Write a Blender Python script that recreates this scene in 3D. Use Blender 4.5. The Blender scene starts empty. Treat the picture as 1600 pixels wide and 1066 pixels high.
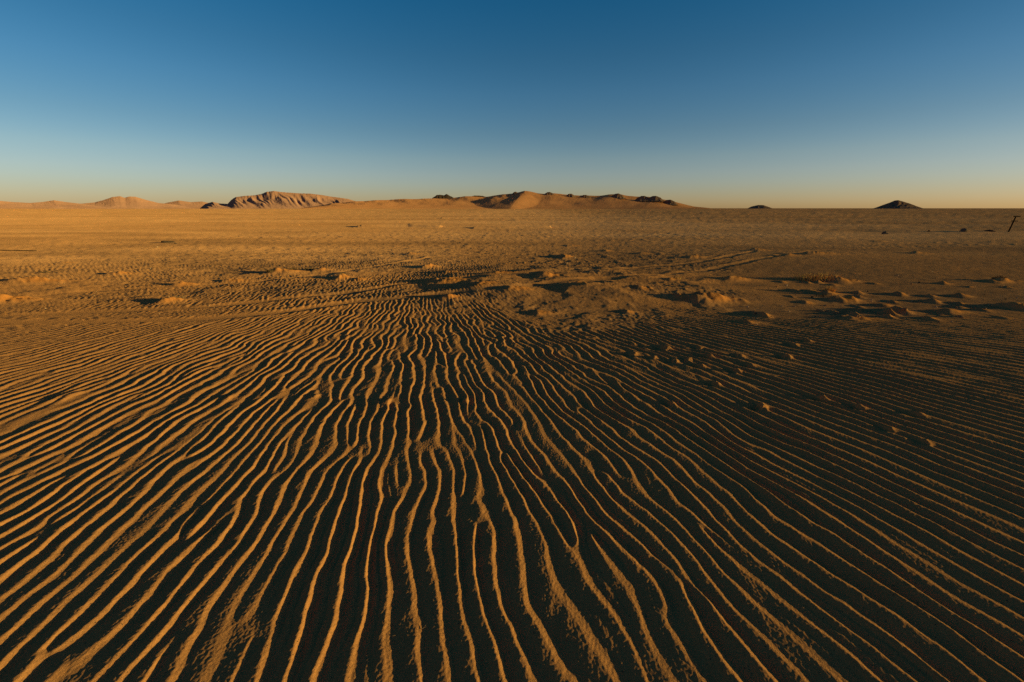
# Desert plain at low sun: wind-rippled sand, tracks, mounds, far hills.
import bpy, math, random
import numpy as np
from mathutils import Vector

rng = np.random.default_rng(7)
random.seed(11)
R = math.radians
sc = bpy.context.scene
col = sc.collection

# ----------------------------------------------------------------- camera model
HC = 1.5                     # eye height above the sand (m)
F = 667.0                    # focal length in pixels of a 1600 px wide frame
HORIZON = 325.5
PITCH = math.atan((533 - HORIZON) / F)
CP, SP = math.cos(PITCH), math.sin(PITCH)

def ray(px, py):
    xc, yd = (px - 800) / F, (py - 533) / F
    return xc, CP - yd * SP, -(yd * CP + SP)          # X, Y(forward), Z(up)

def ground(px, py):
    """where a line of sight meets the flat plain"""
    x, y, z = ray(px, py)
    k = HC / -z
    return x * k, y * k

def row_Y(py):
    return ground(800, py)[1]

def px_size(Y):                # metres per pixel at forward distance Y on the ground
    return (Y * CP + HC * SP) / F

# ----------------------------------------------------------------- noise
_P = rng.permutation(8192).astype(np.int32)
_G = rng.uniform(0, 2 * np.pi, 8192)
_GX, _GY = np.cos(_G).astype(np.float32), np.sin(_G).astype(np.float32)

def gn(x, y, seed=0):
    """gradient noise, about -1..1"""
    x = np.asarray(x, dtype=np.float64); y = np.asarray(y, dtype=np.float64)
    xi = np.floor(x).astype(np.int64); yi = np.floor(y).astype(np.int64)
    fx = (x - xi).astype(np.float32); fy = (y - yi).astype(np.float32)
    def g(ix, iy, dx, dy):
        h = _P[(_P[(ix + seed * 131) & 8191] + iy + seed * 71) & 8191]
        return _GX[h] * dx + _GY[h] * dy
    u = fx * fx * fx * (fx * (fx * 6 - 15) + 10)
    v = fy * fy * fy * (fy * (fy * 6 - 15) + 10)
    a = g(xi, yi, fx, fy); b = g(xi + 1, yi, fx - 1, fy)
    c = g(xi, yi + 1, fx, fy - 1); d = g(xi + 1, yi + 1, fx - 1, fy - 1)
    return 1.5 * ((a + (b - a) * u) * (1 - v) + (c + (d - c) * u) * v)

def fbm(x, y, seed=0, octs=3, gain=0.5):
    s = 0; a = 1
    for k in range(octs):
        s = s + a * gn(x, y, seed + k * 7); x = x * 2.03 + 5.1; y = y * 2.03 - 3.7; a *= gain
    return s

def sstep(a, b, x):
    t = np.clip((x - a) / (b - a), 0, 1)
    return t * t * (3 - 2 * t)

# ----------------------------------------------------------------- helpers
def tag(o, label=None, cat=None, group=None, kind=None):
    if label: o['label'] = label
    if cat: o['category'] = cat
    if group: o['group'] = group
    if kind: o['kind'] = kind
    return o

def mesh_np(name, V, Q, mat, smooth=True, parent=None):
    V = np.asarray(V, np.float32); Q = np.asarray(Q, np.int32)
    me = bpy.data.meshes.new(name)
    me.vertices.add(len(V)); me.vertices.foreach_set('co', V.ravel())
    k = Q.shape[1]
    me.loops.add(Q.size); me.loops.foreach_set('vertex_index', Q.ravel())
    me.polygons.add(len(Q))
    me.polygons.foreach_set('loop_start', np.arange(0, Q.size, k, dtype=np.int32))
    me.polygons.foreach_set('use_smooth', np.full(len(Q), smooth, dtype=bool))
    me.update(calc_edges=True)
    me.materials.append(mat)
    o = bpy.data.objects.new(name, me); col.objects.link(o)
    if parent: o.parent = parent
    return o

def grid_quads(nr, nc, wrap=False):
    i = np.arange(nr - 1)[:, None]; j = np.arange(nc if wrap else nc - 1)[None, :]
    j2 = (j + 1) % nc
    return np.stack([i * nc + j, i * nc + j2, (i + 1) * nc + j2, (i + 1) * nc + j], -1).reshape(-1, 4)

# ----------------------------------------------------------------- materials
def new_mat(name):
    m = bpy.data.materials.new(name); m.use_nodes = True
    nt = m.node_tree
    for n in list(nt.nodes): nt.nodes.remove(n)
    out = nt.nodes.new('ShaderNodeOutputMaterial')
    return m, nt, out

def noise_node(nt, vec, scale, detail=3, rough=0.6):
    n = nt.nodes.new('ShaderNodeTexNoise')
    n.inputs['Scale'].default_value = scale
    n.inputs['Detail'].default_value = detail
    n.inputs['Roughness'].default_value = rough
    nt.links.new(vec, n.inputs['Vector'])
    return n.outputs['Fac']

def ramp(nt, fac, stops):
    r = nt.nodes.new('ShaderNodeValToRGB')
    e = r.color_ramp.elements
    while len(e) < len(stops): e.new(0.5)
    for k, (p, c) in enumerate(stops):
        e[k].position = p; e[k].color = (*c, 1)
    nt.links.new(fac, r.inputs['Fac'])
    return r.outputs['Color']

def mixc(nt, fac, a, b, mode='MIX'):
    m = nt.nodes.new('ShaderNodeMix'); m.data_type = 'RGBA'; m.blend_type = mode
    for s, v in ((0, fac), (6, a), (7, b)):
        if isinstance(v, (int, float)): m.inputs[s].default_value = v
        elif isinstance(v, tuple): m.inputs[s].default_value = (*v, 1)
        else: nt.links.new(v, m.inputs[s])
    return m.outputs[2]

SAND_A = (0.51, 0.172, 0.057)
SAND_B = (0.45, 0.150, 0.050)

def sand_material():
    m, nt, out = new_mat('sand')
    L = nt.links.new
    geo = nt.nodes.new('ShaderNodeNewGeometry')
    P = geo.outputs['Position']
    att = nt.nodes.new('ShaderNodeAttribute'); att.attribute_name = 'gravel'
    big = noise_node(nt, P, 0.35, 4)
    fine = noise_node(nt, P, 9.0, 4, 0.7)
    grain = noise_node(nt, P, 230.0, 3, 0.8)
    speck = noise_node(nt, P, 150.0, 1, 0.5)
    c = ramp(nt, big, [(0.3, SAND_B), (0.7, SAND_A)])
    c = mixc(nt, 0.35, c, ramp(nt, fine, [(0.3, (0.36, 0.125, 0.045)), (0.7, (0.48, 0.172, 0.059))]))
    c = mixc(nt, 0.5, c, ramp(nt, grain, [(0.3, (0.5, 0.48, 0.46)), (0.65, (1.3, 1.27, 1.22))]), 'MULTIPLY')
    # dark mineral grains
    c = mixc(nt, ramp(nt, speck, [(0.70, (0, 0, 0)), (0.74, (1, 1, 1))]), c, (0.05, 0.035, 0.025))
    # paler sand of the open plain, brightness of grazing sun added to its colour
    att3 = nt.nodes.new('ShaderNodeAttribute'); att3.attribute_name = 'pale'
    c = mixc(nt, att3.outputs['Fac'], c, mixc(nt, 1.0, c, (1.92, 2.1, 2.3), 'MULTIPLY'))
    # gravel plain: greyer and darker
    gcol = ramp(nt, noise_node(nt, P, 3.0, 5, 0.75), [(0.35, (0.25, 0.094, 0.038)), (0.65, (0.47, 0.168, 0.063))])
    c = mixc(nt, att.outputs['Fac'], c, gcol)
    # loose, cleaner orange sand caught behind tufts and stones
    att2 = nt.nodes.new('ShaderNodeAttribute'); att2.attribute_name = 'fresh'
    c = mixc(nt, att2.outputs['Fac'], c, mixc(nt, 0.3, (0.62, 0.165, 0.028), c))
    bmp = nt.nodes.new('ShaderNodeBump'); bmp.inputs['Distance'].default_value = 0.0032
    bmp.inputs['Strength'].default_value = 0.8
    L(grain, bmp.inputs['Height'])
    d = nt.nodes.new('ShaderNodeBsdfDiffuse'); d.inputs['Roughness'].default_value = 0.4
    L(c, d.inputs['Color']); L(bmp.outputs['Normal'], d.inputs['Normal'])
    L(d.outputs[0], out.inputs['Surface'])
    return m

def rock_material(name, dark, light, scale=1.0, bump=0.3, dist=0.05, sand=None):
    m, nt, out = new_mat(name)
    L = nt.links.new
    warm = lambda q: (q[0] * 1.3, q[1] * 0.95, q[2] * 0.92)
    dark, light = warm(dark), warm(light)
    geo = nt.nodes.new('ShaderNodeNewGeometry'); P = geo.outputs['Position']
    n1 = noise_node(nt, P, scale, 6, 0.65)
    c = ramp(nt, n1, [(0.3, dark), (0.7, light)])
    if sand:                                          # blown sand lying on the gentler slopes
        sep = nt.nodes.new('ShaderNodeSeparateXYZ'); L(geo.outputs['Normal'], sep.inputs[0])
        c = mixc(nt, ramp(nt, sep.outputs['Z'], [(sand[0], (0, 0, 0)), (sand[1], (1, 1, 1))]), c, sand[2])
    bmp = nt.nodes.new('ShaderNodeBump'); bmp.inputs['Distance'].default_value = dist
    bmp.inputs['Strength'].default_value = bump
    L(noise_node(nt, P, scale * 3, 5, 0.7), bmp.inputs['Height'])
    d = nt.nodes.new('ShaderNodeBsdfDiffuse'); d.inputs['Roughness'].default_value = 0.8
    L(c, d.inputs['Color']); L(bmp.outputs['Normal'], d.inputs['Normal'])
    L(d.outputs[0], out.inputs['Surface'])
    return m

def wood_material(name, a, b):
    m, nt, out = new_mat(name)
    L = nt.links.new
    tc = nt.nodes.new('ShaderNodeTexCoord'); mp = nt.nodes.new('ShaderNodeMapping')
    mp.inputs['Scale'].default_value = (30, 30, 3)
    L(tc.outputs['Object'], mp.inputs['Vector'])
    c = ramp(nt, noise_node(nt, mp.outputs[0], 1.0, 4), [(0.3, a), (0.7, b)])
    d = nt.nodes.new('ShaderNodeBsdfDiffuse'); d.inputs['Roughness'].default_value = 0.6
    L(c, d.inputs['Color']); L(d.outputs[0], out.inputs['Surface'])
    return m

M_SAND = sand_material()
M_HILL_PINK = rock_material('pink_granite_hill', (0.205, 0.108, 0.074), (0.30, 0.160, 0.104), 0.012, 0.5, 6.0)
M_HILL_SAND = rock_material('dune_slope', (0.31, 0.140, 0.058), (0.41, 0.187, 0.076), 0.02, 0.25, 2.0)
M_HILL_DARK = rock_material('dark_basalt_hill', (0.09, 0.058, 0.04), (0.19, 0.115, 0.07), 0.03, 0.5, 4.0)
M_HILL_BLACK = rock_material('black_rock_knoll', (0.03, 0.022, 0.017), (0.075, 0.05, 0.036), 0.05, 0.5, 3.0)
M_STONE = rock_material('pale_stone', (0.22, 0.15, 0.09), (0.42, 0.31, 0.2), 18, 0.4, 0.01)
M_STONE_DARK = rock_material('dark_stone', (0.03, 0.022, 0.016), (0.09, 0.06, 0.04), 10, 0.5, 0.02)
M_BOULDER = rock_material('grey_boulder', (0.05, 0.045, 0.034), (0.14, 0.125, 0.09), 6, 0.5, 0.03)
M_CLOD = rock_material('sand_crust', (0.2, 0.11, 0.05), (0.33, 0.18, 0.08), 12, 0.5, 0.02)
M_WOOD = wood_material('weathered_wood', (0.012, 0.008, 0.006), (0.03, 0.02, 0.014))
M_BEAM = wood_material('rusty_beam', (0.06, 0.03, 0.018), (0.13, 0.06, 0.03))
M_TWIG = wood_material('dry_twig', (0.16, 0.07, 0.04), (0.26, 0.13, 0.07))
M_GRASS = rock_material('dry_grass', (0.36, 0.222, 0.062), (0.52, 0.345, 0.108), 14, 0.0, 0.01)
M_SCRUB = rock_material('dry_scrub', (0.05, 0.04, 0.02), (0.14, 0.09, 0.04), 14, 0.0, 0.01)

# ----------------------------------------------------------------- terrain
# sand ripples fan out from a point far ahead; U, V are conformal coordinates
# (in wavelengths) across and along the crests
PX0, PY0 = -1.8 * HC, 8.6 * HC
KF = 530.0

LEE = 0.73
_t = np.linspace(0, 1, 512, endpoint=False)
_prof = np.where(_t < LEE, 0.45 * (_t / LEE) ** 1.1 + 0.55 * np.sin(np.pi / 2 * np.clip(_t / LEE, 0, 1)) ** 1.15, 1 - ((_t - LEE) / (1 - LEE)) ** 0.95)
_k = np.fft.rfftfreq(512, 1 / 512.0)
_prof = np.fft.irfft(np.fft.rfft(_prof) * np.exp(-2 * (np.pi * _k * 0.028) ** 2), 512)
_prof -= _prof.mean()
_prof3 = np.concatenate([_prof, _prof[:1]])

# wind-shadow mounds: (pixel x of brink, pixel y, tail px, height px, half-width px)
MOUNDS = [
    (1098, 472, 85, 10, 7), (1142, 439, 42, 6, 4), (1078, 402, 30, 4.5, 3), (1308, 440, 45, 7.5, 5),
    (1292, 461, 30, 6, 4), (1312, 471, 45, 7, 5), (1268, 399, 70, 4.5, 3.5), (1432, 396, 28, 3, 2.5),
    (1562, 440, 26, 6, 4), (1472, 444, 16, 4, 3), (1592, 484, 24, 7, 5), (1402, 461, 16, 5, 4),
    (1500, 464, 18, 5, 4), (1458, 473, 14, 4, 3), (1568, 480, 14, 5, 4), (1370, 377, 22, 2.5, 2),
    (1404, 488, 26, 8, 6), (1378, 478, 20, 4, 3), (1480, 490, 40, 6, 5), (1535, 487, 16, 3, 3),
    (-10, 470, 110, 11, 9), (44, 441, 100, 8, 6), (186, 429, 40, 5, 4), (262, 473, 40, 8, 6),
    (283, 446, 40, 5, 4), (385, 428, 0, 0, 1), (434, 428, 60, 7, 5), (500, 425, 26, 5, 4), (534, 438, 22, 7, 5),
    (0, 0, 0, 0, 1),
    (945, 391, 22, 4, 3), (1002, 395, 22, 3.5, 3), (880, 402, 24, 7, 7), (893, 383, 22, 2.5, 2),
    (1180, 392, 26, 4, 3), (1230, 401, 26, 3, 2.5), (1060, 470, 10, 5, 4), (980, 488, 16, 5, 4),
    (700, 470, 32, 6, 5), (690, 446, 66, 6, 11), (770, 436, 60, 4, 6), (850, 441, 40, 8, 7), (800, 461, 50, 5, 8), (745, 455, 50, 4, 8),
    (640, 398, 26, 4, 4), (668, 420, 24, 7, 6), (900, 455, 40, 7, 6), (560, 440, 24, 4, 4),
    (840, 490, 30, 6, 6), (1000, 460, 26, 5, 5), (0, 0, 0, 0, 1),
    (360, 440, 44, 4, 3), (100, 412, 26, 2.5, 3), (0, 0, 0, 0, 1),
    (700, 431, 30, 4, 3), (1045, 444, 20, 4, 3),
    (1330, 500, 60, 4, 5), (1165, 505, 20, 5, 4), (1190, 492, 16, 4, 3),
]
_r = random.Random(23)                  # crumbs of crust and little sand tails on the right
for _ in range(38):
    MOUNDS.append((_r.uniform(1130, 1600), _r.uniform(436, 503), _r.uniform(5, 15), _r.uniform(1.6, 4.2), _r.uniform(1.2, 2.6)))
# wheel ruts, as pixel polylines from left to right
RUTS = [
    [(-300, 508), (0, 505), (280, 503), (450, 489), (560, 474), (660, 466), (760, 462), (850, 452), (960, 441), (1040, 434), (1075, 428), (1180, 406), (1260, 394), (1380, 386), (1500, 383), (1700, 381)],
    [(-300, 492), (0, 492), (300, 484), (480, 467), (560, 458), (620, 447), (700, 443), (790, 438), (880, 432), (1000, 419), (1100, 408), (1190, 391), (1300, 384), (1460, 379), (1700, 376)],
    [(-300, 470), (0, 468), (120, 455), (260, 449), (400, 441), (520, 430), (600, 416), (680, 403), (760, 396)],
    [(-300, 430), (0, 433), (160, 428), (300, 412), (420, 396), (560, 388)],
]
# trodden pits and lumps among the ripples: (px, py, size px, height px)
LUMPS = [
    (1040, 551, 12, 5), (990, 560, 10, 5), (1022, 566, 8, 4), (1055, 572, 9, 5), (1092, 551, 7, 4), (1108, 566, 9, 5),
    (1075, 571, 8, 4), (1095, 582, 8, 4), (1228, 569, 9, 7), (1150, 592, 8, 5), (1155, 566, 9, 4), (1172, 583, 8, 3),
    (1189, 650, 10, 8), (1282, 640, 9, 6), (1118, 612, 9, 4), (1050, 642, 9, 4), (1240, 548, 9, 4), (1260, 541, 8, 4),
    (602, 632, 18, 5), (358, 623, 15, 4), (104, 622, 24, 5), (728, 632, 9, 5), (494, 621, 9, 4), (1340, 655, 10, 4),
    (1385, 690, 10, 4), (1440, 712, 11, 4), (1430, 668, 10, 4),
]

def terrain(x, y):
    """height and gravel fraction at ground positions (flat arrays)"""
    r = np.hypot(x, y)
    az = np.degrees(np.arctan2(x, y))
    front = 1 - sstep(82, 92, np.abs(az))
    Z = np.zeros_like(x)

    # broad relief
    Z += 0.05 * gn(x / 7.0, y / 7.0, 1) * sstep(3, 9, r)
    Z += 0.30 * gn(x / 60.0, y / 45.0, 2) * sstep(18, 80, r)
    Z += 1.2 * gn(x / 500.0, y / 400.0, 3) * sstep(120, 700, r)
    Z -= 0.9 * sstep(200, 2500, r)

    Z += 0.13 * np.exp(-((x - 5.0) / 4.2) ** 2) * (1 - sstep(3.0, 7.0, y)) * sstep(-3.0, 0.5, y)

    # where the ripples are
    edge = 5.9 + 1.3 * gn(x / 2.0, y / 1.5, 4) + 0.6 * gn(x / 0.7, y / 0.7, 5)
    left = sstep(0.0, -3.0, x)
    rip = 1 - sstep(edge - 0.25 + 0.6 * left, edge + 0.5 + 2.2 * left, y)
    rip2 = 0.95 * (1 - sstep(10.0, 15.0, y + 1.2 * gn(x / 3, y / 3, 6))) * sstep(1.5, -2.0, x - 0.35 * (y - 7))
    rip2 *= sstep(-0.35, 0.25, gn(x / 2.6, y / 1.6, 8) + 0.22)
    rr = 0.30 * (1 - sstep(6.5, 9.0, y)) * sstep(1.0, 3.0, x) * sstep(-.1, .3, gn(x / 1.6, y / 0.9, 9))
    ramp_ = np.maximum(np.maximum(rip, rip2), rr)

    # wheel ruts flatten everything along them and throw up low berms
    flat = np.zeros_like(x)
    for k, line in enumerate(RUTS):
        g = np.array([ground(*p) for p in line])
        yr = np.interp(x, g[:, 0], g[:, 1])
        sl = np.interp(x, 0.5 * (g[1:, 0] + g[:-1, 0]), np.diff(g[:, 1]) / np.diff(g[:, 0]))
        yr = yr + 0.16 * gn(x / 1.6, x * 0 + k, 30 + k)
        d = (y - yr) / np.sqrt(1 + sl * sl)
        on = (x > g[0, 0]) & (x < g[-1, 0]) & (np.abs(d) < 2)
        w = (0.12, 0.12, 0.10, 0.12)[k] * (1 + 0.35 * gn(x / 0.9, x * 0 + 2.5, 40 + k))
        inr = np.where(on, np.exp(-(d / w) ** 4), 0)
        flat = np.maximum(flat, inr)
        berm = np.where(on, np.exp(-((np.abs(d) - 1.5 * w) / (0.55 * w)) ** 2), 0)
        berm = berm * sstep(-0.35, 0.3, gn(x / 1.2, y * 0 + 3.3 * k, 55 + k) + 0.1)
        Z += berm * (0.008 + 0.009 * gn(x / 0.25, y / 0.25, 50 + k)) - inr * 0.012
    keep = 1 - 0.8 * flat

    # ripples
    idx = np.nonzero((ramp_ * front > 0.01) & (r < 40))[0]
    xs, ys = x[idx], y[idx]
    dx, dy = xs - PX0, ys - PY0
    rp = np.hypot(dx, dy)
    lam = 2 * np.pi * rp / KF
    psi = np.arctan2(dx, -dy)
    U = psi * KF / (2 * np.pi)
    Vv = KF / (2 * np.pi) * np.log(rp)
    # crests converge ahead, so some die out on the way: fewer of them farther off
    qd = (ys + np.where(xs < -0.3, -0.5 * (xs + 0.3), 0.05 * xs)) / HC + 0.35 * gn(U / 6.0, Vv / 9.0, 60)
    wn = 1 - sstep(1.15, 2.05, qd); wf = sstep(1.75, 3.1, qd); wm = np.clip(1 - wn - wf, 0, 1)
    w4 = sstep(5.7, 6.9, ys + 0.5 * gn(xs / 1.5, ys / 1.5, 59)) * sstep(-0.8, -2.2, xs - 0.2 * (ys - 6))
    lam = lam * KF / (wn * 760 + wm * 740 + wf * 540) * (1 - w4) + 0.085 * w4
    wn, wm, wf = wn * (1 - w4), wm * (1 - w4), wf * (1 - w4)
    rightness = sstep(0.2, 2.2, xs - 0.25 * ys)
    # straight, well ordered crests on the right, kinked and forking ones elsewhere
    mean = 0.40 + 0.75 * rightness
    b1 = gn(U / 2.6, Vv / 5.2, 161) + 0.6 * gn(U / 1.7, Vv / 3.2, 62)
    b2 = gn(U / 2.6, Vv / 5.2, 163) + 0.6 * gn(U / 1.7, Vv / 3.2, 64)
    meander = (1 - 0.6 * rightness) * (3.4 * gn(U / 4.0, Vv / 4.8, 65) + 1.5 * gn(U / 2.6, Vv / 2.7, 66) + 0.5 * gn(U / 1.2, Vv / 0.8, 74)) + 5.0 * gn(U / 38, Vv / 42, 67)
    fld = (wn * np.exp(1j * psi * 760) + wm * np.exp(1j * (psi * 740 + 1)) + wf * np.exp(1j * (psi * 540 + 2))
           + w4 * np.exp(1j * 2 * np.pi / 0.085 * (0.985 * xs + 0.17 * ys)))
    fld = fld * np.exp(1j * meander) * (mean + b1 + 1j * b2)
    ph = np.angle(fld)
    mag = np.abs(fld)
    amp = mag / np.sqrt(mag * mag + 0.006)
    amp = amp * np.clip(0.86 + 0.62 * gn(U / 2.2, Vv / 8.0, 68) + 0.28 * gn(U / 1.4, Vv / 2.6, 73), 0.34, 1.5)
    tt = np.mod(ph / (2 * np.pi), 1.0) * 512
    i0 = np.floor(tt).astype(np.int32); f = tt - i0
    h = _prof3[i0] * (1 - f) + _prof3[np.minimum(i0 + 1, 512)] * f
    t2 = np.mod(2 * ph / (2 * np.pi) + 0.35 + 0.25 * gn(U / 2.0, Vv / 3.0, 75), 1.0) * 512
    j0 = np.floor(t2).astype(np.int32); f2 = t2 - j0
    h2 = _prof3[j0] * (1 - f2) + _prof3[np.minimum(j0 + 1, 512)] * f2
    h = h + (0.30 + 0.15 * wn) * sstep(0.0, 0.5, gn(U / 3.3, Vv / 7.0, 76)) * h2
    A = 0.138 * lam
    hz = A * amp * h
    # secondary crests and fine oblique streaks on the windward slopes
    tex = np.clip(amp, 0.25, 1) * (1 - 0.4 * rightness)
    hz += tex * lam * 0.023 * gn(U * 2.3 + Vv * 0.9, Vv * 0.7, 69)
    hz += tex * lam * 0.013 * gn(U * 5.0 + Vv * 2.2, Vv * 1.3, 70) + tex * lam * 0.0045 * gn(U * 11.0 + Vv * 6, Vv * 3.3, 72)
    hz += 0.0009 * gn(xs / 0.011, ys / 0.013, 71)
    Z[idx] += hz * (ramp_ * front * keep)[idx]

    # rough, cloddy ground beyond the ripples
    px = np.maximum((r * CP + HC * SP) / F, 0.002)         # size of a detail one can make out at that distance
    calm = 1 - 0.72 * sstep(0.40, 0.62, x / np.maximum(y, 0.1) + 0.12 * gn(x / 1.5, y / 1.0, 19))     # smoother sheets of sand on the right
    rough = (1 - rip) * front * keep * (1 - 0.75 * rip2)
    clod_zone = sstep(-0.35, 0.35, gn(x / 2.8, y / 1.4, 10) + 0.30 * sstep(-3, 2, x) - 0.22) * (1 - sstep(12, 17, y)) * calm
    n1 = gn(x / 0.13, y / 0.15, 11); n2 = gn(x / 0.055, y / 0.06, 12)
    Z += rough * calm * (0.006 + 0.009 * clod_zone) * (np.maximum(n1 - 0.05, 0) * 1.3 + 0.35 * n2) * (1 - sstep(14, 24, r))
    # the churned patch in the middle leans away to the left
    X0, X1, X2 = ground(565, 450)[0], ground(880, 450)[0], ground(1400, 450)[0]
    Z += 0.14 * sstep(X0, X1, x + 0.5 * gn(y / 1.1, x / 2.0, 25)) * (1 - sstep(X1, X2, x)) * sstep(6.2, 7.6, y) * (1 - sstep(9.0, 12.5, y)) * (1 + 0.5 * gn(x / 1.1, y / 0.7, 26))
    churn = sstep(5.8, 7.0, y) * (1 - sstep(11, 17, y)) * front * (1 - 0.55 * rip2) * sstep(-0.35, 0.25, gn(x / 3.5, y / 2.2, 21) + 0.12)
    Z += churn * calm * (0.022 * gn(x / 0.85, y / 0.6, 22) + 0.014 * np.abs(gn(x / 0.5, y / 0.38, 23)) + 0.005 * gn(x / 0.2, y / 0.18, 24))
    strk = sstep(6.3, 7.5, y) * (1 - sstep(15, 22, y)) * front * sstep(2, -1, x)
    Z += strk * (0.014 * gn(x / 1.1, y / 0.34, 27) + 0.007 * gn(x / 0.45, y / 0.2, 28)) * sstep(-0.3, 0.3, gn(x / 4, y / 2, 29))
    Z += rough * calm * 0.028 * np.maximum(gn(x / 0.42, y / 0.33, 13) - 0.1, 0) * (1 - sstep(25, 40, r))
    # hummocks of the far plain, ever larger ones being the visible ones
    for s, lo, hi, q in ((0.22, 9, 40, 0.0132), (0.55, 16, 90, 0.0144), (1.3, 35, 220, 0.0156), (3.2, 90, 600, 0.0156), (8.0, 220, 1500, 0.0144), (22., 600, 4500, 0.012)):
        on = np.nonzero((r > lo) & (r < hi) & (front > 0))[0]
        if len(on) == 0: continue
        xo, yo = x[on], y[on]
        w = sstep(lo, lo * 1.9, r[on]) * (1 - sstep(hi * 0.6, hi, r[on]))
        Z[on] += s * q * w * front[on] * (1.6 * gn(xo / s, yo / (s * 1.25), int(100 + s * 10)) + 0.5 * gn(xo / s * 2.3, yo / s * 2.1, int(300 + s * 10)))

    # low berms far out that draw thin dark lines across the plain
    for line, hh, ww in (([(690, 341), (800, 345), (1000, 349), (1200, 356), (1420, 361), (1640, 363)], 0.13, 1.0),
                         ([(-60, 353), (140, 352), (330, 353), (470, 352)], 0.2, 1.2),
                         ([(560, 354), (640, 353), (690, 354)], 0.25, 1.0), ([(740, 356), (860, 355)], 0.2, 1.0)):
        g = np.array([ground(*p) for p in line])
        on = np.nonzero((y > g[:, 1].min() - 6) & (y < g[:, 1].max() + 6) & (x > g[0, 0]) & (x < g[-1, 0]))[0]
        yr = np.interp(x[on], g[:, 0], g[:, 1])
        Z[on] += hh * np.exp(-((y[on] - yr) / ww) ** 2) * (0.7 + 0.6 * gn(x[on] / 3.5, y[on] / 3, 20))

    # sand tails downwind (to the right) of tufts and stones
    fresh = np.zeros_like(x)
    for k, (mx, my, tail, hgt, hw) in enumerate(MOUNDS):
        if hgt <= 0: continue
        cx, cy = ground(mx, my)
        s = px_size(cy)
        Lt, Hh = tail * s, hgt * s * (1.05 if mx > 1050 else 0.9 if mx < 560 else 0.72)
        W = max(hw * 2.6 * s, 0.10)
        on = np.nonzero((np.abs(y - cy) < 3.2 * W) & (x > cx - 1.0 * Lt - W) & (x < cx + 2.4 * Lt))[0]
        if len(on) == 0: continue
        ddx = x[on] - cx; ddy = y[on] - cy - 0.12 * W * gn(x[on] / W, y[on] / W, 80 + k)
        ddx = ddx + 0.3 * W * gn(x[on] / W * 0.8, y[on] / W * 0.8, 180 + k)
        wy = W * (1 - 0.25 * np.clip(ddx / (Lt + 1e-6), 0, 1.5))
        e = np.where(ddx < 0, np.exp(-(ddx / (0.28 * Lt + 0.02)) ** 2), np.exp(-(np.abs(ddx) / (0.62 * Lt)) ** 1.5))
        m = e * np.exp(-(ddy / wy) ** 2)
        fresh[on] = np.maximum(fresh[on], 0.75 * sstep(0.1, 0.6, m) * sstep(-0.1, 0.15, ddx / (Lt + 1e-6)))
        Z[on] += Hh * m * (1 + 0.35 * gn(x[on] / 0.22, y[on] / 0.2, 91) + 0.3 * gn(x[on] / 0.1, y[on] / 0.1, 90))
    for k, (mx, my, sz, hgt) in enumerate(LUMPS):
        cx, cy = ground(mx, my); s = px_size(cy)
        W, Hh = 0.55 * sz * s, (0.85 if mx > 900 else 0.62) * hgt * s
        on = np.nonzero((np.abs(x - cx) < 8 * W) & (np.abs(y - cy) < 6 * W))[0]
        ddx, ddy = (x[on] - cx) / W, (y[on] - cy) / (1.5 * W)
        n = gn(x[on] / W, y[on] / W, 200 + k) * 0.35
        Z[on] += Hh * np.exp(-((ddx + n) ** 2 + (ddy + n) ** 2)) - (0.75 if sz < 13 and mx > 900 else 0.0) * Hh * np.exp(-(((ddx + 2.3 + n) / 1.6) ** 2 + (ddy - n) ** 2))

    gravel = (1 - rip) * np.clip(0.22 + 0.4 * gn(x / 40.0, y / 6.0, 16) * sstep(14, 30, r) + 0.55 * clod_zone * (1 - sstep(10, 14, y)) + 0.85 * gn(x / 6.0, y / 2.6, 14) * (1 - sstep(60, 120, r))
                                 + 0.35 * gn(x / 90.0, y / 30.0, 15) * sstep(20, 60, r) + 0.12 * sstep(5.5, 8, y) * (1 - sstep(15, 24, y)) - 0.5 * sstep(-25, 10, x) * sstep(12, 25, y), 0, 0.9)
    gravel = gravel * (1 - fresh)
    gravel = gravel * (1 - 0.6 * sstep(16, 40, y))
    pale = np.maximum(sstep(9, 30, y), 0.55 * sstep(7.0, 14, y) * sstep(1, -4, x)) * np.clip(0.75 + 0.5 * gn(x / 50.0, y / 9.0, 17) + 0.2 * gn(x / 7.0, y / 3.0, 18), 0, 1)  # colour lift of the far plain, standing in for sunlight
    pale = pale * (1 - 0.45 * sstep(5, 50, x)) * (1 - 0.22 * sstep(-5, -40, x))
    return Z, gravel, fresh, pale

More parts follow.
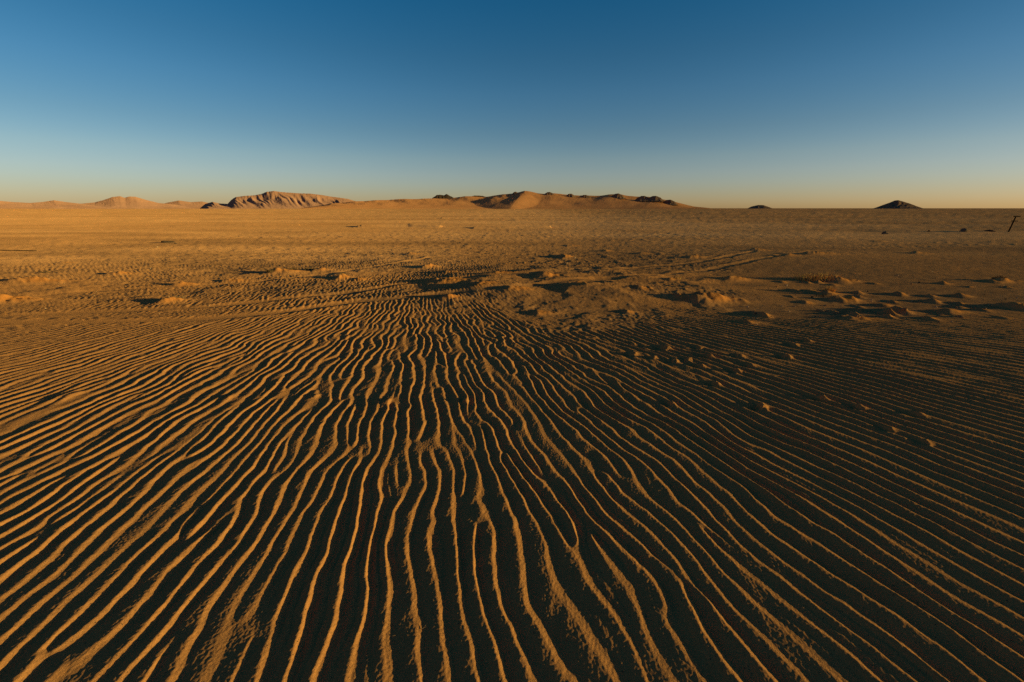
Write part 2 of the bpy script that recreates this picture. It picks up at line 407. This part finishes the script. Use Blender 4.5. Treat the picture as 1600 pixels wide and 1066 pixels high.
def build_ground():
    step = 0.62
    rows = np.arange(1150, 329.2, -step)
    rr = np.array([HC / math.tan(PITCH + math.atan((p - 533) / F)) for p in rows])
    inner = np.concatenate([[0.02, 0.1, 0.18, 0.25], np.arange(0.3, 1.0, 0.012)])
    inner = inner[inner < rr[0] - 0.02]
    far = np.geomspace(rr[-1], 26000, 110)[1:]
    r = np.concatenate([inner, rr, far])
    fine = np.linspace(-66, 66, 2150)
    side = np.concatenate([np.linspace(66, 90, 110)[1:], np.linspace(90, 270, 70)[1:-1], np.linspace(270, 294, 110)[:-1]])
    a = np.radians(np.concatenate([fine, side]))
    rg, ag = np.meshgrid(r, a, indexing='ij')
    x = (rg * np.sin(ag)).ravel(); y = (rg * np.cos(ag)).ravel()
    Z = np.empty_like(x); G = np.empty_like(x); Fr = np.empty_like(x); Pl = np.empty_like(x)
    B = 400000
    for i in range(0, len(x), B):
        Z[i:i + B], G[i:i + B], Fr[i:i + B], Pl[i:i + B] = terrain(x[i:i + B], y[i:i + B])
    Vv = np.stack([x, y, Z], -1)
    Q = grid_quads(len(r), len(a), wrap=True)[:, ::-1]
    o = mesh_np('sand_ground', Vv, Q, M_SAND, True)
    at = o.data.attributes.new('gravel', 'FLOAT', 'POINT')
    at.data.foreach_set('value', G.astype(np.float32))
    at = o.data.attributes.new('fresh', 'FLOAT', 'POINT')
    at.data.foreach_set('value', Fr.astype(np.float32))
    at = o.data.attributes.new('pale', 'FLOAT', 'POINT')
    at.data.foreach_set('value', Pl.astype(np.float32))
    tag(o, 'wind rippled orange sand plain reaching to the horizon', None, None, 'structure')
    return o

def zat(x, y):
    return float(terrain(np.array([float(x)]), np.array([float(y)]))[0][0])

# ----------------------------------------------------------------- hills
def skyline(pts, px):
    p = np.array(pts, float)
    return np.interp(px, p[:, 0], p[:, 1])

def hill(name, label, pts, D, depth, mat, gully=0.35, wl=14, skew=0.0, seed=0, na=420, nb=120, power=1.6, base=HORIZON + 1.5, sharp=0.0, rough=0.012, domes=0):
    """a ridge whose crest line is pts (pixels) at forward distance D, with spurs and gullies down both flanks"""
    x0, x1 = pts[0][0], pts[-1][0]
    a = np.linspace(x0, x1, na)[None, :]
    b = np.linspace(-1, 1, nb)[:, None]
    wob = 3.0 * gn(a / 17.0, b * 2.0, seed + 5)
    ap = a + skew * b + wob * np.abs(b)
    inside = np.clip(np.minimum(ap - x0, x1 - ap), 0, None)
    top = np.clip(base - skyline(pts, ap), 0, None) * (inside > 0)
    top = top + rough * top * gn(a / 3.0, b * 5, seed + 1)
    p = np.clip(1 - np.abs(b), 0, 1) ** power if not sharp else np.clip(1 - np.abs(b) ** sharp, 0, 1)
    rid = np.abs(fbm(a / wl + 0.5 * b, b * 1.2 + 3.3, seed + 2, 2, 0.45))
    rid2 = np.abs(gn(a / (wl * 0.45), b * 1.8, seed + 3))
    carve = gully * (0.8 * (1 - sstep(0, .75, rid)) + 0.2 * (1 - sstep(0, .6, rid2))) * np.clip(np.abs(b) * 3.2, 0, 1)
    H = top * p * (1 - np.clip(carve, 0, 0.85))
    if domes:                                            # rocky spurs running down slantwise, gullies between them
        q = a + 20 * b + 5 * gn(a / 22, b * 2, seed + 8)
        g1 = 0.5 + 0.8 * gn(q / 15.0, b * 0.9 + 7, seed + 9); g2 = 0.5 + 0.8 * gn(q / 6.5, b * 2.0, seed + 10)
        fb = sstep(0.0, 0.35, np.abs(b))
        H = top * np.clip(1 - np.abs(b) ** 1.25, 0, 1) * (1 - fb * (0.23 * np.clip(g1, 0, 1) + 0.13 * np.clip(g2, 0, 1)))
    kx = 1 / (F * (CP + (533 - HORIZON) / F * SP))      # px -> tan at the horizon
    t = (a - 800) * kx
    Y = (D + depth * b) / np.sqrt(1 + t * t)             # the ridge runs square to the line of sight
    X = t * Y
    Z = H * kx * Y - 2.5
    V = np.stack([X, Y, Z], -1).reshape(-1, 3)
    o = mesh_np(name, V, grid_quads(nb, na), mat, True)
    tag(o, label, None, None, 'structure')
    return o

def build_hills():
    hill('hill', 'low tan hills at the far left edge of the plain', [(-140, 322), (-60, 317), (0, 314), (22, 316), (50, 317.5), (70, 316), (88, 313.5), (104, 316), (130, 319), (150, 322), (175, 326)], 2700, 200, M_HILL_PINK, 0.06, 40, 4, 3)
    hill('hill', 'twin peaked rounded pinkish hill left of the big rocky one', [(116, 324), (126, 319), (150, 317), (165, 313.5), (180, 309), (192, 307.6), (199, 310), (206, 308.2), (216, 308.5), (232, 313.5), (250, 318), (268, 319.5), (290, 323), (320, 326)], 3000, 190, M_HILL_PINK, 0.05, 40, 0, 13)
    hill('hill', 'faint low pale hills between two larger hills', [(235, 326), (262, 318), (282, 314.5), (300, 317), (318, 316), (335, 320), (360, 326)], 4200, 260, M_HILL_PINK, 0.06, 34, 4, 23)
    hill('hill', 'big rocky pink hill with dark gullied flanks', [(312, 326), (322, 319), (334, 316), (345, 318.5), (357, 319), (364, 313), (371, 309), (385, 307.3), (400, 306.5), (412, 304.5), (420, 301.5), (432, 300), (442, 301.5), (452, 302.3), (470, 303.5), (488, 304), (505, 306), (520, 308.5), (533, 310), (546, 312), (556, 315), (575, 319), (600, 326)], 2200, 260, M_HILL_PINK, 0.22, 30, 6, 33, sharp=1.5, na=700, nb=160, domes=1)
    # broad sand rise with a long spur running toward the viewer
    D, kx = 1500.0, 1 / (F * (CP + (533 - HORIZON) / F * SP))
    na, nb = 900, 220
    a = np.linspace(470, 1120, na)[None, :]; b = np.linspace(-1, 1, nb)[:, None]
    crest = [(470, 326), (520, 319), (560, 315.5), (620, 313), (680, 311.5), (720, 309.5), (750, 309), (775, 307.5), (795, 304), (808, 302), (820, 300.5), (832, 302), (850, 304.5), (880, 305.5), (905, 307.5), (930, 306.5), (950, 305.5), (965, 305.2), (980, 307.5), (1000, 309.5), (1020, 309.5), (1040, 313), (1060, 318), (1085, 323.5), (1120, 327)]
    spur = 820 + 22 * np.clip(-b, 0, 1) * -1.0 + 0 * a         # the spur's line drifts left as it comes forward
    ap = a + 16 * np.clip(-b, 0, 1)
    top = HORIZON + 2.0 - skyline(crest, ap)
    side = np.where(a < spur, 1, 0)
    f = np.clip(-b, 0, 1)                                       # 0 at the crest, 1 at the front foot
    fall = np.where(b < 0, (1 - f) ** 1.35, (1 - b) ** 1.2)
    H = np.clip(top, 0, None) * fall
    # the spur itself
    dist = np.sqrt((a - spur) ** 2 + 20.0) - 3.0
    H = np.maximum(H, (26 * (1 - f) ** 0.8 - dist * np.where(a < spur, 0.12, 0.20)) * (b <= 0))
    # second spurs to the right
    for sx, hh, sl in ((948, 20, 0.30), (1012, 16, 0.3), (880, 20, 0.33), (745, 16, 0.25)):
        d2 = np.abs(a - (sx - 30 * f))
        H = np.maximum(H, (hh * (1 - f) ** 1.3 - d2 * sl) * (b <= 0))
    H = np.clip(H, 0, None) * (1 + 0.10 * gn(a / 34, b * 3, 43) + 0.012 * gn(a / 9, b * 6, 44) + 0.004 * gn(a / 3, b * 14, 45))
    Y = D + 330 * b + 0 * a; X = (a - 800) * kx * Y
    Z = H * kx * Y - 1.8
    o = mesh_np('dune', np.stack([X, Y, Z], -1).reshape(-1, 3), grid_quads(nb, na), M_HILL_SAND, True)
    tag(o, 'long sand covered rise in the middle of the horizon', None, None, 'structure')
    # dark rock knobs on and behind the rise
    hill('rocky_hill', 'dark twin pointed rock knoll left of the sand rise', [(668, 322), (676, 309.5), (684, 304.5), (691, 304.3), (694, 305.3), (699, 303), (704, 306), (712, 310), (722, 316)], 1540, 45, M_HILL_BLACK, 0.3, 6, 2, 53, 120, 50)
    hill('rocky_hill', 'dark rounded rock back beside the twin pointed knoll', [(720, 316), (732, 308), (742, 305.6), (752, 305.8), (764, 308.5), (780, 316)], 1560, 60, M_HILL_BLACK, 0.25, 8, 2, 63, 120, 50)
    for px, py, w, lab in ((805, 301.0, 9, 'dark rock outcrop on the highest crest of the sand rise'), (857, 301.5, 13, 'dark rock outcrop right of the highest crest'), (890, 304, 12, 'small dark outcrop between the two crests'), (913, 305.8, 14, 'low dark outcrop left of the second crest'), (963, 304, 15, 'dark rock cap on the second crest'), (1003, 307.5, 16, 'low dark rocks right of the second crest'), (1021, 307.6, 17, 'dark rock hump near the right end of the sand rise'), (1044, 313, 16, 'dark rocks trailing down the right end of the sand rise')):
        py -= 0.5; w *= 0.9
        hill('rocky_hill', lab, [(px - w, py + 9), (px - w * .6, py + 3.2), (px - w * .2, py + .3), (px + w * .15, py), (px + w * .6, py + 2.6), (px + w * 1.1, py + 9)], 1490, 26, M_HILL_DARK, 0.3, 5, 1, 70 + px, 70, 36, base=py + 9)
        col.objects[-1].location.z = (HORIZON - py - 9) * kx * 1490 + 4
    hill('rocky_hill', 'tiny dark hill alone on the horizon right of the rise', [(1164, 328), (1174, 323), (1184, 320.8), (1192, 321), (1202, 324), (1212, 328)], 2600, 120, M_HILL_DARK, 0.2, 9, 2, 83, 120, 60)
    hill('rocky_hill', 'dark lone cone shaped hill on the right horizon', [(1356, 329), (1366, 325.5), (1376, 321.5), (1388, 317), (1395, 314), (1400, 313.4), (1407, 315), (1420, 318.5), (1432, 322.5), (1444, 326), (1452, 329)], 2400, 260, M_HILL_DARK, 0.25, 16, 6, 93, 260, 90, sharp=1.3)

# ----------------------------------------------------------------- small things
def lump_mesh(n=12, m=8, seed=0, sx=1, sy=1, sz=1, jag=0.25, mat=None, name='stone'):
    """an angular stone: a sphere cut by random planes and roughened"""
    rs = np.random.default_rng(seed)
    th = np.linspace(0, 2 * np.pi, n, endpoint=False); ph = np.linspace(0.08, np.pi - 0.08, m)
    T, P_ = np.meshgrid(th, ph)
    d = np.stack([np.sin(P_) * np.cos(T), np.sin(P_) * np.sin(T), np.cos(P_)], -1).reshape(-1, 3)
    rad = np.ones(len(d))
    for _ in range(11):
        nrm = rs.normal(size=3); nrm /= np.linalg.norm(nrm)
        k = d @ nrm; lim = rs.uniform(0.62, 0.95)
        rad = np.where(k > 1e-3, np.minimum(rad, lim / np.maximum(k, 1e-3)), rad)
    rad *= 1 + jag * 0.25 * rs.normal(size=len(d))
    v = d * rad[:, None] * np.array([sx, sy, sz])
    faces = [tuple(q) for q in grid_quads(m, n, wrap=True)[:, ::-1]]
    faces.append(tuple(range(n - 1, -1, -1))[::-1]); faces.append(tuple(range((m - 1) * n, m * n))[::-1])
    me = bpy.data.meshes.new(name); me.from_pydata([tuple(p) for p in v], [], faces); me.update()
    me.materials.append(mat)
    return me

def place(o, px, py, sink=0.0, rz=0.0):
    x, y = ground(px, py)
    o.location = (x, y, zat(x, y) - sink); o.rotation_euler = (0, 0, rz)
    return o

def tube(path, r0, r1, sides=6):
    V, Q = [], []
    n = len(path)
    for i, p in enumerate(path):
        p = Vector(p); t = (Vector(path[min(i + 1, n - 1)]) - Vector(path[max(i - 1, 0)])).normalized()
        u = t.orthogonal().normalized(); w = t.cross(u)
        rr = r0 + (r1 - r0) * i / (n - 1)
        for k in range(sides):
            a = 2 * math.pi * k / sides
            V.append(p + (u * math.cos(a) + w * math.sin(a)) * rr)
    for i in range(n - 1):
        for k in range(sides):
            Q.append((i * sides + k, i * sides + (k + 1) % sides, (i + 1) * sides + (k + 1) % sides, (i + 1) * sides + k))
    Q.append(tuple(range(sides))[::-1]); Q.append(tuple(range((n - 1) * sides, n * sides)))
    return V, Q

def tube_obj(name, paths, mat, parent=None):
    V, Q = [], []
    for path, r0, r1, s in paths:
        v, q = tube(path, r0, r1, s)
        Q += [tuple(i + len(V) for i in f) for f in q]; V += v
    me = bpy.data.meshes.new(name); me.from_pydata([tuple(v) for v in V], [], Q); me.update()
    me.materials.append(mat)
    o = bpy.data.objects.new(name, me); col.objects.link(o)
    if parent: o.parent = parent
    return o

def grass_mesh(name, n, radius, height, mat, seed, lean=0.25, wid=0.004):
    rs = random.Random(seed)
    V, Fc = [], []
    for _ in range(n):
        a = rs.uniform(0, 2 * math.pi); rd = radius * math.sqrt(rs.random())
        bx, by = rd * math.cos(a), 0.6 * rd * math.sin(a)
        hh = height * rs.uniform(0.35, 1.0) * (1 - 0.5 * (rd / radius) ** 2)
        dx = lean * hh * rs.gauss(0.25, 0.8) + 0.5 * bx * hh / height * 0.4; dy = lean * hh * rs.gauss(0, 0.8)
        ang = rs.uniform(0, math.pi); wx, wy = wid * math.cos(ang), wid * math.sin(ang)
        k0 = len(V)
        for s in (0, 0.4, 0.75):
            w = 1 - s * 0.7; cx, cy, cz = bx + dx * s * s, by + dy * s * s, hh * s - 0.01
            V += [(cx - wx * w, cy - wy * w, cz), (cx + wx * w, cy + wy * w, cz)]
        V.append((bx + dx, by + dy, hh))
        Fc += [(k0, k0 + 1, k0 + 3, k0 + 2), (k0 + 2, k0 + 3, k0 + 5, k0 + 4), (k0 + 4, k0 + 5, k0 + 6)]
    me = bpy.data.meshes.new(name); me.from_pydata(V, [], Fc); me.update(); me.materials.append(mat)
    return me

def build_things():
    # leaning post with two crossbars, right edge
    e = bpy.data.objects.new('leaning_post', None); col.objects.link(e)
    bx, by = ground(1575.5, 363)
    bz = zat(bx, by)
    e.location = (bx, by, bz)
    tag(e, 'dark leaning wooden post with two short crossbars standing near right edge', 'post')
    s = px_size(by)
    T = Vector((3.6 * s, 0.0, 23.5 * s))
    tube_obj('shaft', [([(-0.2 * T.x, 0, -0.2 * T.z), T * 0.3, T * 0.7, T * 1.0], 0.95 * s, 0.8 * s, 8)], M_WOOD, e)
    c1 = T * 0.985; c2 = T * 0.69
    tube_obj('crossbar', [([c1 + Vector((-4.4 * s, -0.9 * s, 0.1 * s)), c1 + Vector((5.8 * s, -0.9 * s, 0.1 * s))], 0.75 * s, 0.7 * s, 6)], M_WOOD, e)
    tube_obj('crossbar', [([c2 + Vector((-5.0 * s, -0.9 * s, 0.2 * s)), c2 + Vector((5.2 * s, -0.9 * s, 0.3 * s))], 0.7 * s, 0.65 * s, 6)], M_WOOD, e)

    # boulders out on the plain
    for k, (px, py, w, h, mat, lab) in enumerate((
            (1383, 364.5, 5.5, 4.6, M_BOULDER, 'grey boulder with pale sunlit side left of the leaning post line'),
            (1505, 362.5, 5.5, 5.4, M_BOULDER, 'steep dark boulder with bright right side nearest to leaning post'),
            (1451, 362, 3.2, 2.2, M_STONE_DARK, 'small dark stone between the two grey boulders'),
            (1547, 362.5, 9, 2.2, M_STONE_DARK, 'long low dark rock lying between steep boulder and leaning post'))):
        y = ground(px, py)[1]; s = px_size(y)
        me = lump_mesh(16, 10, 40 + k, w * s, 0.8 * w * s, h * s * 1.15, 0.2, mat, 'boulder')
        o = bpy.data.objects.new('boulder', me); col.objects.link(o)
        place(o, px, py, 0.1 * h * s, 0.4 * k)
        tag(o, lab, 'boulder')

    # dark half-buried slab, left
    px, py = 262, 379.5
    y = ground(px, py)[1]; s = px_size(y)
    me = lump_mesh(22, 10, 77, 12 * s, 7 * s, 5.5 * s, 0.12, M_STONE_DARK, 'rock_slab')
    o = bpy.data.objects.new('rock_slab', me); col.objects.link(o); place(o, px, py, 1.6 * s, 0.1)
    tag(o, 'low dark half buried rock alone on the left plain', 'rock')
    me = lump_mesh(10, 7, 78, 2.0 * s, 1.6 * s, 1.6 * s, 0.2, M_STONE_DARK, 'stone')
    o = bpy.data.objects.new('stone', me); col.objects.link(o); place(o, 275, 381.5)
    tag(o, 'tiny dark stone at the right end of the half buried rock', 'stone')

    # fallen beam at the left edge
    x0, y0 = ground(57, 391.5); x1, y1 = ground(-70, 390.2); s = px_size(y0)
    o = tube_obj('fallen_beam', [([(x0, y0, zat(x0, y0) + 0.6 * s), ((x0 + x1) / 2, (y0 + y1) / 2, zat((x0 + x1) / 2, (y0 + y1) / 2) + 0.9 * s), (x1, y1, zat(x1, y1) + 1.0 * s)], 0.7 * s, 0.7 * s, 6)], M_BEAM)
    tag(o, 'long thin rusty beam lying flat on the sand at left edge', 'beam')

    # dry grass on the mounds
    G = [(1278, 438, 34, 16, 420, M_GRASS, 'grass_tuft', 'widest dry orange grass clump on the right, left of a bright sand tail'),
         (1294, 459, 9, 15, 130, M_GRASS, 'grass_tuft', 'narrow upright dry grass tuft just below the widest clump'),
         (1286, 465, 14, 5, 90, M_SCRUB, 'scrub', 'flat dark scrub at the foot of the narrow grass tuft'),
         (1056, 441, 7, 8, 60, M_GRASS, 'grass_tuft', 'small dry grass tuft beside the wheel track in the middle right'),
         (1560, 439, 10, 6, 90, M_SCRUB, 'scrub', 'low dark scrub on a mound near the right edge'),
         (1140, 436, 12, 5, 90, M_SCRUB, 'scrub', 'low dark scrub on a mound below the parallel wheel tracks'),
         (456, 423, 13, 6, 120, M_SCRUB, 'scrub', 'dark scrub along the top of an orange mound, left of centre'),
         (487, 424, 11, 6, 100, M_SCRUB, 'scrub', 'dark scrub at the right end of the orange mound, left of centre'),
         (423, 430, 7, 7, 80, M_SCRUB, 'scrub', 'round dark scrub at the left end of the orange mound'),
         (535, 436, 5, 7, 60, M_GRASS, 'grass_tuft', 'tiny dry tuft on the small orange mound left of centre'),
         (1, 464, 10, 5, 70, M_SCRUB, 'scrub', 'scrub on the big orange mound cut by the left edge'),
         (278, 471, 11, 6, 120, M_TWIG, 'scrub', 'bare twiggy scrub on the mound with black shadow at left'),
         (71, 428, 8, 4, 60, M_SCRUB, 'scrub', 'thin dark scrub on the upper mound at far left')]
    for k, (px, py, w, h, n, mat, nm, lab) in enumerate(G):
        s = px_size(ground(px, py)[1])
        me = grass_mesh(nm, n, w * s, h * s, mat, 500 + k, 0.35 if mat is M_GRASS else 0.7, (0.6 if mat is M_GRASS else 0.45) * s)
        o = bpy.data.objects.new(nm, me); col.objects.link(o); place(o, px, py)
        tag(o, lab, 'dry grass' if nm == 'grass_tuft' else 'scrub')

    # broken crust slabs at the edge of the ripple field
    for k, (px, py, w, lab) in enumerate(((1284, 486, 9, 'upright crust slab at the left end of the broken sand edge'), (1305, 490, 8, 'tilted crust slab in the middle of the broken sand edge'), (1322, 496, 9, 'dark undercut crust slab on the broken sand edge'), (1338, 500, 8, 'right end crust slab of the broken sand edge'), (1412, 490, 8, 'lumpy crust block on the ripple field beside the broken edge'), (1470, 494, 7, 'crust lump between lumpy block and right frame edge'), (1498, 498, 7, 'small crust lump farthest right on the ripple edge'))):
        s = px_size(ground(px, py)[1])
        me = lump_mesh(16, 10, 600 + k, w * s, 0.6 * w * s, 0.45 * w * s, 0.35, M_CLOD, 'crust_slab')
        o = bpy.data.objects.new('crust_slab', me); col.objects.link(o); place(o, px, py, 0.1 * w * s, -0.35 + 0.3 * k)
        o.rotation_euler = (0.2, 0.15 * (-1) ** k, -0.3 + 0.3 * k)
        tag(o, lab, 'crust')

    # twigs in the foreground
    x, y = ground(661, 990); s = px_size(y); z = zat(x, y)
    o = tube_obj('twig', [([(-6.5 * s, -1.0 * s, 1.0 * s), (-3 * s, -1.2 * s, 1.5 * s), (1.5 * s, -0.2 * s, 2.0 * s), (4.5 * s, 4 * s, 3.4 * s)], 0.55 * s, 0.3 * s, 6),
                          ([(1.0 * s, -0.2 * s, 1.9 * s), (3.5 * s, 1.0 * s, 2.4 * s), (5.5 * s, 1.6 * s, 2.9 * s)], 0.4 * s, 0.25 * s, 5)], M_TWIG)
    o.location = (x, y, z); tag(o, 'small forked reddish twig lying in a trough between two foreground ripples', 'twig')
    x, y = ground(617, 1001); z = zat(x, y)
    o = tube_obj('twig', [([(-2.6 * s, -0.3 * s, 0.7 * s), (0, 0, 1.0 * s), (2.6 * s, 0.8 * s, 0.8 * s)], 0.45 * s, 0.3 * s, 6)], M_TWIG)
    o.location = (x, y, z); tag(o, 'tiny straight straw left of the forked twig in the foreground', 'twig')

    # loose stones: three shapes of each sort, then copies
    protos = {}
    for mat, nm in ((M_STONE, 'pale_stone'), (M_STONE_DARK, 'dark_stone'), (M_CLOD, 'sand_clod')):
        protos[nm] = [lump_mesh(10, 7, 700 + j * 3 + len(nm), 1, 0.85, 0.7, 0.3, mat, nm) for j in range(4)]
    rs = random.Random(5)
    info = {'pale_stone': ('small pale stone scattered on the rough ground between ripples and plain', 'stone', 'pale stones scattered over the rough ground'),
            'dark_stone': ('small dark stone scattered on the rough ground between ripples and plain', 'stone', 'dark stones scattered over the rough ground'),
            'sand_clod': ('small sandy clod scattered on the rough ground at the edge of the ripples', 'clod', 'sand clods scattered at the edge of the ripples')}
    spots = [('pale_stone', 246, 386.5, 1.6)]
    for _ in range(70):
        spots.append((rs.choice(('pale_stone', 'dark_stone', 'sand_clod')), rs.uniform(1130, 1600), rs.uniform(430, 512), rs.uniform(0.9, 2.2)))
    for _ in range(60):
        spots.append((rs.choice(('pale_stone', 'dark_stone', 'sand_clod')), rs.uniform(560, 1150), rs.uniform(400, 505), rs.uniform(0.8, 1.9)))
    for _ in range(40):
        spots.append((rs.choice(('pale_stone', 'dark_stone')), rs.uniform(0, 560), rs.uniform(385, 500), rs.uniform(0.6, 1.3)))
    for _ in range(20):
        spots.append((rs.choice(('pale_stone', 'sand_clod')), rs.uniform(1000, 1500), rs.uniform(520, 760), rs.uniform(0.9, 1.7)))
    pos = np.array([ground(p[1], p[2]) for p in spots])
    zz = terrain(pos[:, 0].copy(), pos[:, 1].copy())[0]
    for (nm, px, py, w), (x, y), z in zip(spots, pos, zz):
        s = px_size(y) * w
        o = bpy.data.objects.new(nm, rs.choice(protos[nm])); col.objects.link(o)
        o.location = (x, y, z + 0.15 * s); o.scale = (s, s, s); o.rotation_euler = (rs.uniform(-.3, .3), rs.uniform(-.3, .3), rs.uniform(0, 6.3))
        lab, cat, grp = info[nm]
        tag(o, lab, cat, grp)

# ----------------------------------------------------------------- light, sky, camera
SUN_EL, SUN_AZ = 5.6, 104.0          # degrees; azimuth clockwise from the view direction

def build_light():
    w = bpy.data.worlds.new('World'); sc.world = w; w.use_nodes = True
    nt = w.node_tree
    bg = nt.nodes['Background']
    sky = nt.nodes.new('ShaderNodeTexSky'); sky.sky_type = 'NISHITA'
    sky.sun_disc = False
    sky.sun_elevation = R(SUN_EL); sky.sun_rotation = R(SUN_AZ)
    sky.altitude = 1000; sky.air_density = 1.0; sky.dust_density = 0.5; sky.ozone_density = 3.0
    hs = nt.nodes.new('ShaderNodeHueSaturation'); hs.inputs['Saturation'].default_value = 1.2
    nt.links.new(sky.outputs[0], hs.inputs['Color'])
    # fine dust hanging low over the desert warms the lowest sky
    tc = nt.nodes.new('ShaderNodeTexCoord'); sep = nt.nodes.new('ShaderNodeSeparateXYZ')
    nt.links.new(tc.outputs['Generated'], sep.inputs[0])
    mr = nt.nodes.new('ShaderNodeMapRange')
    for k, v in (('From Min', 0.0), ('From Max', 0.5), ('To Min', 0.0), ('To Max', 1.0)): mr.inputs[k].default_value = v
    nt.links.new(sep.outputs['Z'], mr.inputs['Value'])
    veil = ramp(nt, mr.outputs[0], [(0.0, (1.32, 1.06, 1.19)), (0.10, (1.68, 1.2, 1.2)), (0.20, (1.95, 1.24, 1.08)), (0.30, (1.8, 1.16, 1.0)),
                                    (0.44, (1.6, 1.14, 1.02)), (0.56, (1.3, 1.06, 0.96)), (0.72, (0.82, 1.03, 0.98)), (1.0, (1, 1, 1))])
    nt.links.new(mixc(nt, 1.0, hs.outputs[0], veil, 'MULTIPLY'), bg.inputs['Color'])
    bg.inputs['Strength'].default_value = 0.05
    L = bpy.data.lights.new('sun', 'SUN'); L.energy = 3.6; L.angle = R(0.5); L.color = (0.71, 0.77, 0.27)
    o = bpy.data.objects.new('sun', L); col.objects.link(o)
    d = Vector((-math.sin(R(SUN_AZ)) * math.cos(R(SUN_EL)), -math.cos(R(SUN_AZ)) * math.cos(R(SUN_EL)), -math.sin(R(SUN_EL))))
    o.rotation_euler = d.to_track_quat('-Z', 'Y').to_euler()
    o.location = (30, 0, 10)

def build_camera():
    c = bpy.data.cameras.new('camera'); c.sensor_width = 36; c.lens = 36 * F / 1600
    c.clip_start = 0.05; c.clip_end = 60000
    o = bpy.data.objects.new('camera', c); col.objects.link(o)
    o.location = (0, 0, HC)
    o.rotation_euler = (math.pi / 2 - PITCH, 0, 0)
    sc.camera = o

build_light()
build_camera()
build_ground()
build_hills()
build_things()
sc.cycles.use_denoising = False          # keep the grain of the sand
vs = sc.view_settings
vs.view_transform = 'Standard'; vs.look = 'None'; vs.gamma = 1; vs.exposure = 1.32
